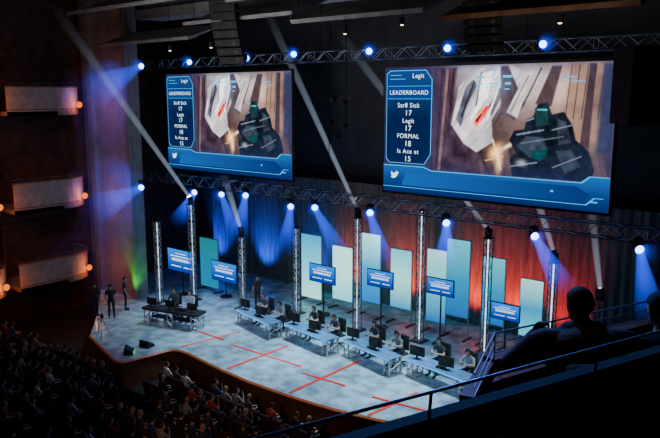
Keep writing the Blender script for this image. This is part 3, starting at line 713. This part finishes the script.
def make_pad(loc, rz, label):
    o = MB()
    o.ell((0, 0, 0), (.055, .02, .035), n=12, m=8)
    for s in (-1, 1): o.ell((s*.055, 0, -.015), (.028, .022, .045), n=10, m=8)
    o.ell((-.03, .022, .01), (.009, .01, .009), n=8, m=6); o.ell((.02, .022, -.01), (.009, .01, .009), n=8, m=6)
    x = o.build('game_controller', M['blackp'], smooth=True); x.location = loc; x.rotation_euler = (R(60), 0, rz)
    tag(x, label, 'controller', 'controllers held by the players')
DW = ['leftmost', 'second from left', 'third from left', 'rightmost']
tops_col = [(.05, .06, .09), (.20, .22, .26), (.03, .03, .04), (.04, .05, .08), (.03, .03, .04), (.18, .20, .22), (.05, .05, .06), (.30, .32, .36)]
cname = ['navy', 'grey', 'black', 'navy', 'black', 'grey', 'black', 'pale grey']
dx = [-25.3, -21.65, -18.0, -14.4]
PS = 1.24
for i, X in enumerate(dx):
    rz = R((-13, -9, -13, -9)[i]); RZ = Matrix.Rotation(rz, 3, 'Z'); O = Vector((X, 24.3, 0))
    def W2(x, y, z=0): return O+RZ @ Vector((x, y, z))
    make_desk(O, rz, 'blue-topped players desk on short truss legs, %s of the four' % DW[i])
    for j, s in enumerate((-1, 1)):
        n = i*2+j; side = 'left' if s < 0 else 'right'
        x = s*.80
        make_monitor(W2(x-.44, -.08, .81), rz+R(12), 'black monitor seen from behind, %s half of the %s players desk' % (side, DW[i]), 1.2)
        make_office_chair(W2(x, 1.0), rz, 'black swivel chair under the player at the %s of the %s desk' % (side, DW[i]), 1.22)
        tp = player[n % 2]
        person(tp, W2(x, .97), rz, 'seated player in %s top at the %s half of the %s desk' % (cname[n], side, DW[i]), tops_col[n], random.choice([(.02, .015, .01), (.08, .05, .03), (.03, .02, .015)]), 'players seated behind the desks', True, PS)
        make_pad(W2(x, .97-.48*PS, .87*PS), rz, 'black controller held by the player at the %s half of the %s desk' % (side, DW[i]))
    make_console(W2(.06, -.1, .81), rz, 'black console in the middle of the %s players desk' % DW[i])
p = onz(174, 325, 0); cx, cyy = p.x, p.y; rc_ = R(16); rotc = Matrix.Rotation(rc_, 3, 'Z')
t = thing('casters_desk', 'bulky dark desk with lattice legs at the far left of the stage', 'desk', (cx, cyy, 0), rc_)
MB().box((0, 0, .83), (3.5, .9, .12)).build('tabletop', M['blackp'], t, bevel=.01)
MB().box((0, .05, .36), (2.6, .5, .05)).build('lower_shelf', M['blackp'], t)
for s in (-1, 0, 1):
    lg = MB()
    for x in (-.16, .16):
        for y in (-.34, .34): lg.tube((s*1.5+x, y, .0), (s*1.5+x, y, .775), .036, n=6)
    for j in range(3):
        e = 1 if j % 2 else -1
        for y in (-.34, .34): lg.tube((s*1.5-.16*e, y, .05+.235*j), (s*1.5+.16*e, y, .28+.235*j), .022, n=4)
        for x in (-.16, .16): lg.tube((s*1.5+x, -.34*e, .05+.235*j), (s*1.5+x, .34*e, .28+.235*j), .022, n=4)
    lg.build('truss_leg', M['alu'], t)
for k, x in enumerate((-1.35, -.15, 1.25)):
    q = rotc @ Vector((x, -.08, 0))
    make_monitor((cx+q.x, cyy+q.y, .89), rc_, 'black monitor on the far left desk, %s from the left' % ORD[k], s=1.0)
q = rotc @ Vector((.55, .0, 0))
t = thing('mixing_console', 'dark equipment box with sliders on the far left desk', 'equipment', (cx+q.x, cyy+q.y, .89), rc_)
MB().add([(-.3, -.2, 0), (.3, -.2, 0), (.3, .2, 0), (-.3, .2, 0), (-.3, -.2, .18), (.3, -.2, .18), (.3, .2, .06), (-.3, .2, .06)], [(0,3,2,1),(0,1,5,4),(4,5,6,7),(7,6,2,3),(0,4,7,3),(1,2,6,5)]).build('case', M['darkalu'], t)
for k in range(6): MB().box((-.22+.088*k, .0, .125), (.02, .05, .03)).build('slider', M['white'], t)
for k, (x, c_, nm) in enumerate(((-.75, (.05, .05, .07), 'black'), (.30, (.42, .44, .48), 'grey'))):
    q = rotc @ Vector((x, 1.12, 0))
    person(desk_sit, (cx+q.x, cyy+q.y, 0), R(22 if k == 0 else 14), 'caster in %s jacket seated behind the far left desk' % nm, c_, (.04, .03, .02), 'casters behind their desk', True, 1.24)
    make_office_chair((cx+q.x, cyy+q.y, 0), R(22 if k == 0 else 14), 'black swivel chair under the caster in the %s jacket' % nm, 1.22)
p = onz(258, 309); person(stand, (p.x, p.y, 0), R(20), 'person in dark top standing behind the leftmost players desk', (.04, .04, .05), (.03, .02, .01), scale=1.12)
for k, (px, py, r_, lb) in enumerate(((96, 316, 200, 'crew member in black standing near the tripod camera by the pier'), (126, 310, 150, 'crew member in black leaning in beside the plaster pier'), (112, 318, 230, 'crew member in dark jacket between the other crew and the stage step'))):
    p = onz(px, py); person(stand_arm if k == 0 else stand, (p.x, p.y, 0), R(r_), lb, (.04, .04, .05), (.02, .02, .02), 'crew at the left of the stage', scale=1.1)
p = onz(103, 338)
t = thing('camera_tripod', 'white and black video camera on a tripod at the left stage edge', 'camera', (p.x, p.y, 0), R(60))
for k in range(3):
    A = 2*PI*k/3+.3; MB().tube((0, 0, 1.1), (.4*math.cos(A), .4*math.sin(A), .01), .022).build('leg', M['alu'], t)
MB().box((0, 0, 1.25), (.16, .42, .24)).box((0, .1, 1.40), (.05, .2, .05)).build('camera_body', M['white'], t, bevel=.02)
MB().tube((0, -.2, 1.25), (0, -.45, 1.25), .07, .085, n=14).build('lens', M['blackp'], t)
for k, (px, py, lb) in enumerate(((124, 355, 'wedge monitor with a green light at the corner of the stage step'), (142, 348, 'plain black wedge monitor behind the one with the green light'))):
    p = onz(px, py); p.y += .3
    t = thing('wedge_monitor', lb, 'stage monitor', (p.x, p.y, 0), R(190 if k else 140), 'wedge monitors on the stage edge')
    MB().add([(-.3, -.2, 0), (.3, -.2, 0), (.3, .25, 0), (-.3, .25, 0), (-.3, -.2, .12), (.3, -.2, .12), (.3, .2, .36), (-.3, .2, .36)], [(0,3,2,1),(0,1,5,4),(4,5,6,7),(7,6,2,3),(0,4,7,3),(1,2,6,5)]).build('cabinet', M['blackp'], t)
    if not k: MB().box((0, -.21, .06), (.3, .02, .06)).build('status_light', M['greenled'], t)

# ------------------------------------------------------------ side boxes on the left wall with lamps
tier = ['top', 'middle', 'bottom']
zs = [(10.95, 12.45), (5.65, 7.3), (1.3, 2.85)]
for ti, (z0, z1) in enumerate(zs):
    for bi, (ya, yb, X) in enumerate(((17.6, 22.6, -37.0), (12.4, 17.3, -36.4))):
        lb = '%s tier theatre box with pale front, %s' % (tier[ti], 'the one next to the pier' if bi == 0 else 'the nearer one at the photo edge')
        t = thing('theatre_box', lb, 'theatre box', (-40, (ya+yb)/2, z0), 0, 'theatre boxes on the left wall')
        L = yb-ya; D = X+40
        def outline(r, off):
            return [(D-off, -L/2)]+[(D-r+(r-off)*math.cos(PI/2*k/10), L/2-r+(r-off)*math.sin(PI/2*k/10)) for k in range(11)]+[(0, L/2-off)]
        o_, i_ = outline(2.2, 0), outline(2.2, .14)
        MB().prism(o_+i_[::-1], 0, z1-z0).build('parapet', M['boxwhite'], t, smooth=False)
        MB().prism(o_+[(0, -L/2)], .0, .22).build('floor_slab', M['boxwhite'], t)
        MB().prism(outline(2.2, -.05)+outline(2.2, .2)[::-1], z1-z0, z1-z0+.07).build('cap_moulding', M['brown'], t)
        MB().prism(outline(2.2, -.04)+outline(2.2, .1)[::-1], .30, .36).build('lower_moulding', M['brown'], t)
        rl = MB(); o2 = [(x, y, z1-z0+.22) for x, y in outline(2.2, .07)]; rl.path(o2, .022)
        for k in (0, 4, 8, 11): rl.tube(o2[k], (o2[k][0], o2[k][1], z1-z0), .015)
        rl.build('hand_rail', M['darkalu'], t)
        MB().box((.6, -L/2+.06, 1.8), (1.2, .12, 3.2)).build('partition', M['slats'], t)
        lm = thing('wall_lamp', 'amber lamp on the %s tier box, %s' % (tier[ti], 'at its end by the pier' if bi == 0 else 'on the nearer box at the photo edge'), 'lamp', (X-.66, yb-.62, z0+.55), 0, 'amber lamps on the theatre boxes')
        MB().box((.05, 0, 0), (.1, .16, .22)).build('bracket', M['black'], lm)
        MB().ell((.24, 0, 0), (.15, .18, .18)).build('shade', M['lamp'], lm, smooth=True)
        ld = bpy.data.lights.new('lamp_glow', 'POINT'); ld.energy = 48; ld.color = (1, .24, .04); ld.shadow_soft_size = .15
        lo = bpy.data.objects.new('lamp_glow', ld); C.objects.link(lo); lo.parent = lm; lo.location = (.72, 0, 0)
for k, z in enumerate((3.8, 4.2, 4.6, 8.6, 9.0, 9.4, 9.8, 13.6, 14.0)):
    struct('trim_%d' % (k+2), MB().box((-39.95, 17.5, z), (.12, 11, .12)), M['slats'])

# ------------------------------------------------------------ ceiling baffles, downlights, line arrays
cl = [(-35, -27.2, 22.3, 15.0, 'cloud'), (-27, -20.0, 21.9, 15.6, 'cloud'), (-19.8, -13.6, 21.6, 15.2, 'cloud'), (-33, -22, 19.5, 16.3, 'cloud'), (-12.2, -6.0, 20.2, 14.7, 'brown'), (-21, -12, 19.2, 15.9, 'cloud')]
wc = ['above the left screen', 'above the gap between the screens', 'above the left half of the right screen', 'higher one behind the left speaker column', 'brown one above the right end of the right screen', 'higher one left of the right speaker column']
for k, (x0, x1, y, z, m) in enumerate(cl):
    t = thing('ceiling_baffle', 'suspended acoustic ceiling panel, ' + wc[k], 'ceiling panel', ((x0+x1)/2, y, z), 0, 'suspended acoustic panels')
    w = x1-x0; Mx = Matrix.Rotation(R(20), 3, 'X')
    MB().box((0, .7, .1), (w, 2.4, .1), Mx).box((0, -.45, -.28), (w, .12, .14)).build('board', M[m], t)
    for s in (-.4, .4): MB().tube((s*w, .6, .1), (s*w, .6, 19-z), .02).build('suspension_cable', M['black'], t)
for k, (px, py, Y) in enumerate(((211, 47, 21.7), (292, 20, 21.2), (345, 33, 21), (402, 24, 21), (170, 50, 21.7), (560, 22, 20.3))):
    p = ony(px, py, Y)
    t = thing('downlight', 'small warm downlight under the ceiling panels, %s from the left' % ORD[[1, 2, 3, 4, 0, 5][k]], 'ceiling light', p, 0, 'warm downlights')
    MB().tube((0, 0, -.02), (0, 0, .22), .10, n=12).build('can', M['black'], t); MB().ell((0, 0, -.03), (.06, .06, .03)).build('bulb', M['downl'], t)
    MB().tube((0, 0, .2), (0, 0, 19-p.z), .012, n=5).build('cord', M['black'], t)
def line_array(px, pt, pb, Y, w, label, n):
    a = ony(px, pt, Y); b = ony(px, pb, Y); L = a.z-b.z; h = L/n
    t = thing('line_array_speaker', label, 'speaker', (a.x, Y, a.z), R(14), 'hanging speaker columns')
    for k in range(n):
        ang = R(1+k*2.4); Mx = Matrix.Rotation(ang, 3, 'X'); cyb = .011*k*k; hh = h*.46
        vs = [Mx @ Vector(v) for v in ((-w/2, -.28, -hh), (w/2, -.28, -hh), (w*.38, .3, -hh*.8), (-w*.38, .3, -hh*.8), (-w/2, -.28, hh), (w/2, -.28, hh), (w*.38, .3, hh*.8), (-w*.38, .3, hh*.8))]
        c = Vector((0, cyb, -h*(k+.5)))
        cb = MB().add([v+c for v in vs], [(0,3,2,1),(0,1,5,4),(4,5,6,7),(7,6,2,3),(0,4,7,3),(1,2,6,5)]).build('speaker_cabinet', M['speaker'], t, bevel=.015)
        for s in (-1, 1):
            c1 = c+Mx @ Vector((s*w*.27, -.275, 0)); c2 = c+Mx @ Vector((s*w*.27, -.295, 0))
            MB().tube(c1, c2, h*.3, n=12).build('driver', M['black'], cb)
    MB().box((0, 0, .1), (w, .5, .1)).build('rigging_frame', M['darkalu'], t)
    MB().tube((0, 0, .1), (0, 0, 19-a.z), .04).build('suspension_cable', M['black'], t)
line_array(224, -14, 62, 21.0, 1.3, 'black hanging speaker column over the left screen', 9)
line_array(484, -26, 48, 20.5, 1.25, 'black hanging speaker column over the right screen', 9)
p = ony(338, 130, 30.0)
t = thing('hanging_ladder', 'dark hanging ladder frame with lamp pods between the two screens', 'lighting ladder', (p.x, 30.0, 9.2), 0)
ld = MB()
for s in (-.55, .55): ld.tube((s, 0, 0), (s, 0, 9.8), .03)
for k in range(6): ld.tube((-.55, 0, .1+k*.55), (.55, 0, .1+k*.55), .02)
ld.build('rungs', M['black'], t)
for k, (x, z) in enumerate(((-.5, 1.3), (.5, 1.1), (0, .5), (-.3, 2.6), (.45, 2.4))):
    MB().tube((x, -.25, z), (x, .15, z+.12), .17, .12, n=12).build('lamp_pod', M['darkalu'], t)
p = ony(667, 86, 15.0)
t = thing('hanging_cabinet', 'dark brown boxy cabinet hanging at the right edge beside the big screen', 'speaker', (p.x, 15.0, p.z), R(40))
MB().box((0, 0, 0), (1.8, 1.0, 1.5)).build('cabinet_body', M['brown'], t, bevel=.03)
MB().box((0, -.51, 0), (1.6, .03, 1.3)).build('grille', M['parapet'], t)
MB().tube((0, 0, .7), (0, 0, 19-p.z), .03).build('suspension_cable', M['black'], t)
struct('trim_12', MB().box((-4.0, 16.2, 15.6), (9.0, 1.6, 1.6)).box((-6.5, 19.6, 15.3), (6.0, .4, .9)), M['brown'])

# ------------------------------------------------------------ audience
def make_seat(loc, rz, label, group='theatre chairs in the hall'):
    t = thing('theatre_chair', label, 'seat', loc, rz, group)
    MB().box((0, -.02, .40), (.48, .46, .10)).build('seat', M['seatfab'], t, bevel=.03)
    MB().box((0, .27, .68), (.50, .09, .60), Matrix.Rotation(R(-8), 3, 'X')).build('backrest', M['seatfab'], t, bevel=.03)
    for s in (-1, 1): MB().box((s*.27, .0, .30), (.05, .42, .60)).build('armrest', M['black'], t)
    return t
seat0 = None; na = 0
cols = [('white', (.75, .75, .78)), ('black', (.02, .02, .025)), ('dark blue', (.04, .07, .18)), ('grey', (.3, .3, .33)), ('red', (.4, .04, .04)), ('navy', (.03, .04, .1)), ('black', (.015, .015, .02)), ('charcoal', (.07, .07, .08)), ('charcoal', (.06, .06, .07))]
hairs = [('dark', (.02, .015, .012)), ('brown', (.09, .05, .03)), ('fair', (.35, .24, .12)), ('black', (.01, .01, .01))]
rows = [18.3-1.05*k for k in range(13)]
for ri, Y in enumerate(rows):
    n = 0
    for k in range(44):
        X = -37.0 + k*.66 + (.33 if ri % 2 else 0)
        if Y > 16.4 and X < -25.4: continue
        z = fz(Y); q = proj((X, Y, z+1.1))
        if not (-14 < q[0] < 420 and q[1] < 447): continue
        if q[1] > 437-(q[0]-250)*.31+8 and q[0] > 250: continue
        if X > -12: continue
        n += 1
        if 7 < ((X+40) % 9.5) < 7.9: continue
        lab = 'dark red theatre seat in the hall, %s row from the stage' % ORD[ri]
        if seat0 is None: seat0 = make_seat((X, Y, z), PI, lab)
        else: dup(seat0, (X, Y, z), PI, lab)
        if random.random() < (.74 if math.sin(X*1.3+Y) > -.3 else .50):
            cn, cc = random.choice(cols); hn, hc = random.choice(hairs)
            person(random.choice(aud), (X, Y+.03, z-.02), PI+random.uniform(-.25, .1), 'spectator in %s top, %s hair, %s row from stage, %s seat from left' % (cn, hn, ORD[ri], ORD[min(n-1, 39)]), cc, hc, 'spectators seated in the hall', scale=random.uniform(1.0, 1.12))
            na += 1
print('AUDIENCE', na)

# ------------------------------------------------------------ foreground balcony
ZR = 10.65
A1 = onz(180, 459, ZR); A2 = onz(700, 320.6, ZR)
dA = (A2-A1).normalized(); nA = Vector((-dA.y, dA.x, 0))
if nA.dot(fw) < 0: nA = -nA
A1 = A1-dA*1.5; A2 = A2+dA*2.5
def wallbar(p, q, th, z0, z1, name, m, off=0, kind='structure'):
    d = (q-p).normalized(); n = Vector((-d.y, d.x, 0))
    if n.dot(nA) < 0: n = -n
    vs = []
    for z in (z0, z1):
        for a in (p+n*off, q+n*off, q+n*(off+th), p+n*(off+th)): vs.append((a.x, a.y, z))
    return MB().add(vs, [(0,3,2,1),(4,5,6,7),(0,1,5,4),(1,2,6,5),(2,3,7,6),(3,0,4,7)]).build(name, m, kind=kind)
wallbar(A1, A2, .08, 8.2, 10.50, 'balcony_parapet_wall', M['parapet'], .03)
t = thing('balcony_rail', 'steel balcony handrail running across the lower right foreground', 'railing', A1, math.atan2(dA.y, dA.x))
L = (A2-A1).length
MB().tube((0, 0, 0), (L, 0, 0), .0085, n=12).build('top_rail', M['steel'], t, smooth=True)
MB().tube((0, 0, -.34), (L, 0, -.34), .006, n=8).build('lower_rail', M['steel'], t, smooth=True)
k = .4
while k < L:
    MB().tube((k, 0, 0), (k-.02, .02, -.45), .008, n=8).build('post', M['darkalu'], t); k += 1.15
ZB = 10.2
B1 = onz(495, 333, ZB); B2 = onz(700, 290.4, ZB); S2 = onz(474, 385, 10.05)
wallbar(B1, B2, .14, 8.3, ZB-.22, 'balcony_front_wall', M['redwood'], 0)
wallbar(B1, S2, .10, 8.3, ZB-.24, 'balcony_side_wall', M['redwood'], 0)
dB = (B2-B1).normalized()
t = thing('box_rail', 'thin steel rail around the front of the onlookers balcony box', 'railing', B1, 0)
MB().path([S2-B1+Vector((0, 0, .08)), (0, 0, 0), B2-B1], .008, n=8).build('top_rail', M['steel'], t)
for zz in (-.08, -.16):
    MB().path([S2-B1+Vector((0, 0, .06+zz)), (0, 0, zz), B2-B1+Vector((0, 0, zz))], .005, n=8).build('lower_rail', M['steel'], t)
for s in (0, .6, 1.2, 1.8, 2.4):
    MB().tube(dB*s, dB*s-Vector((0, 0, .24)), .007).build('post', M['steel'], t)
ff = MB()
ff.prism([(q.x, q.y) for q in (S2, B1, B2+dB*1.0, A2+nA*.05)], 9.30, 9.42)
struct('balcony_floor', ff, M['carpet'])
Lg1 = onz(478, 352, 9.9); Lg2 = onz(545, 347, 9.9); Lg3 = onz(560, 362, 9.9); Lg4 = onz(486, 384, 9.9)
struct('balcony_ledge', MB().prism([(q.x, q.y) for q in (Lg1, Lg2, Lg3, Lg4)], 9.8, 9.9), M['redwood'])
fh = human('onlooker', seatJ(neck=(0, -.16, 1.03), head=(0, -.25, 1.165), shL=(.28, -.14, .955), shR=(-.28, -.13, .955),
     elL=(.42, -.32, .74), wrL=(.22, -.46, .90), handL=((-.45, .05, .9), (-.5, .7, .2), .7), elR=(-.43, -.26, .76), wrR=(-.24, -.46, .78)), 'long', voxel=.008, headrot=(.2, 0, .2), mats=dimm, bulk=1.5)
S_ = 1.0
hp_ = onh(579, 306, 4.4); RZ = Matrix.Rotation(R(220), 3, 'Z'); off = RZ @ Vector((0, -.25*S_, 1.165*S_)); base = hp_-off
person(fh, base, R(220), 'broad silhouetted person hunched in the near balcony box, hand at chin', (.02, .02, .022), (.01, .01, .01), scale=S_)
make_seat((base.x, base.y, base.z), R(220), 'dark seat under the silhouetted onlooker in the near box', 'seats in the near box')
hp2 = onh(672, 312, 4.7); b2 = hp2-Vector((0, 0, 1.22*1.1))
person(aud[1], b2, R(215), 'second onlooker cut off by the right edge of the photo', (.02, .02, .02), (.015, .012, .01), scale=1.1)
make_seat(b2, R(215), 'dark seat under the onlooker cut off at the right edge', 'seats in the near box')

# ------------------------------------------------------------ lights
def light(kind, loc, target, e, col, size=1, spot=None, blend=.5, name='stage_wash', spread=None):
    l = bpy.data.lights.new(name, kind); l.energy = e; l.color = col
    if kind == 'AREA':
        l.size = size
        if spread: l.spread = R(spread)
    else: l.shadow_soft_size = size
    if kind == 'SPOT': l.spot_size = R(spot); l.spot_blend = blend
    o = bpy.data.objects.new(name, l); C.objects.link(o); o.location = loc
    d = Vector(target)-Vector(loc); o.rotation_euler = d.to_track_quat('-Z', 'Y').to_euler()
    return o
for x, e in ((-30, 3200), (-24, 7000), (-18.5, 7200), (-13, 6600)):
    light('SPOT', (x+1, 25.5, 13.2), (x, 22.8, 0), e, (.60, .85, 1.0), .4, 48, .8)
for x in (-27, -20, -13):
    light('SPOT', (x+5, 8, 15.5), (x, 25.0, .8), 3800, (.80, .90, 1.0), .3, 20, .6, 'front_light')
light('SPOT', (-24, 12, 14), (-30.5, 22.5, 1.2), 2000, (.85, .9, 1.0), .3, 18, .7, 'front_light')  # extra unseen spot added to brighten the casters
light('SPOT', (-30, 24.3, 12), (-31, 25, 0), 900, (.3, .42, 1), .3, 40)
for px, col_, e in ((352, (1, .035, .004), 1500), (402, (1, .06, .006), 2600), (472, (1, .05, .004), 3000), (514, (1, .04, .004), 2800), (562, (.9, .02, .006), 1500), (215, (.015, .07, 1), 2400), (262, (.015, .09, 1), 2400), (312, (.02, .07, 1), 1200), (180, (.015, .07, 1), 1500)):
    p = ony(px, 300, 31.6)
    light('SPOT', (p.x, 30.5, .3), (p.x, 32.2, 2.3), e, col_, .2, 66, 1.0, 'backdrop_uplight')
p = onz(138, 300); light('SPOT', (p.x+.3, 22.9, .3), (p.x-.2, 23.7, 2.2), 320, (.04, 1, .06), .2, 70, .9, 'green_uplight')
light('SPOT', (-35, 21, 14.5), (-37.5, 23.6, 11), 1000, (.02, .10, 1), .3, 80, .9, 'blue_side_light')
light('SPOT', (-34, 21, 8.5), (-37, 23.6, 5.5), 1000, (.02, .10, 1), .3, 80, .9, 'blue_side_light')
light('AREA', (-20, 4, 16.5), (-37, 20, 8), 62, (1.0, .90, .85), 3, name='house_fill', spread=80)  # unseen area fill added so the side boxes show
light('AREA', (-22, 12, 9.5), (-22, 23, 17), 300, (.95, .93, .95), 6, name='ceiling_fill', spread=90)  # unseen area fill added to lift the grey ceiling panels
light('SPOT', (-8, 12, 11), (-9, 20.3, 15), 700, (1, .8, .65), .4, 50, .9, 'ceiling_fill')  # unseen warm fill added for the brown ceiling panels
light('SPOT', (-12, 19, 14.5), (-26, 13, 0), 480, (.20, .40, 1.0), .4, 70, .8, 'audience_rim')
light('SPOT', (-15, 10, 5), (-21, 19.6, -.4), 420, (1, .50, .25), .4, 62, .8, 'stage_front_warm')
mid = (A1+A2)/2; light('SPOT', (-7, 9, 15), mid, 2400, (.10, .28, 1), .15, 50, .6, 'balcony_rim')
q = B1; light('SPOT', (q.x-.3, q.y-.2, 12.6), (q.x+.2, q.y-.4, 10), 24, (1, .45, .3), .2, 55, .8, 'box_warm')
w = bpy.data.worlds.new('world'); SC.world = w; w.use_nodes = True
w.node_tree.nodes['Background'].inputs[0].default_value = (.015, .022, .05, 1); w.node_tree.nodes['Background'].inputs[1].default_value = .2
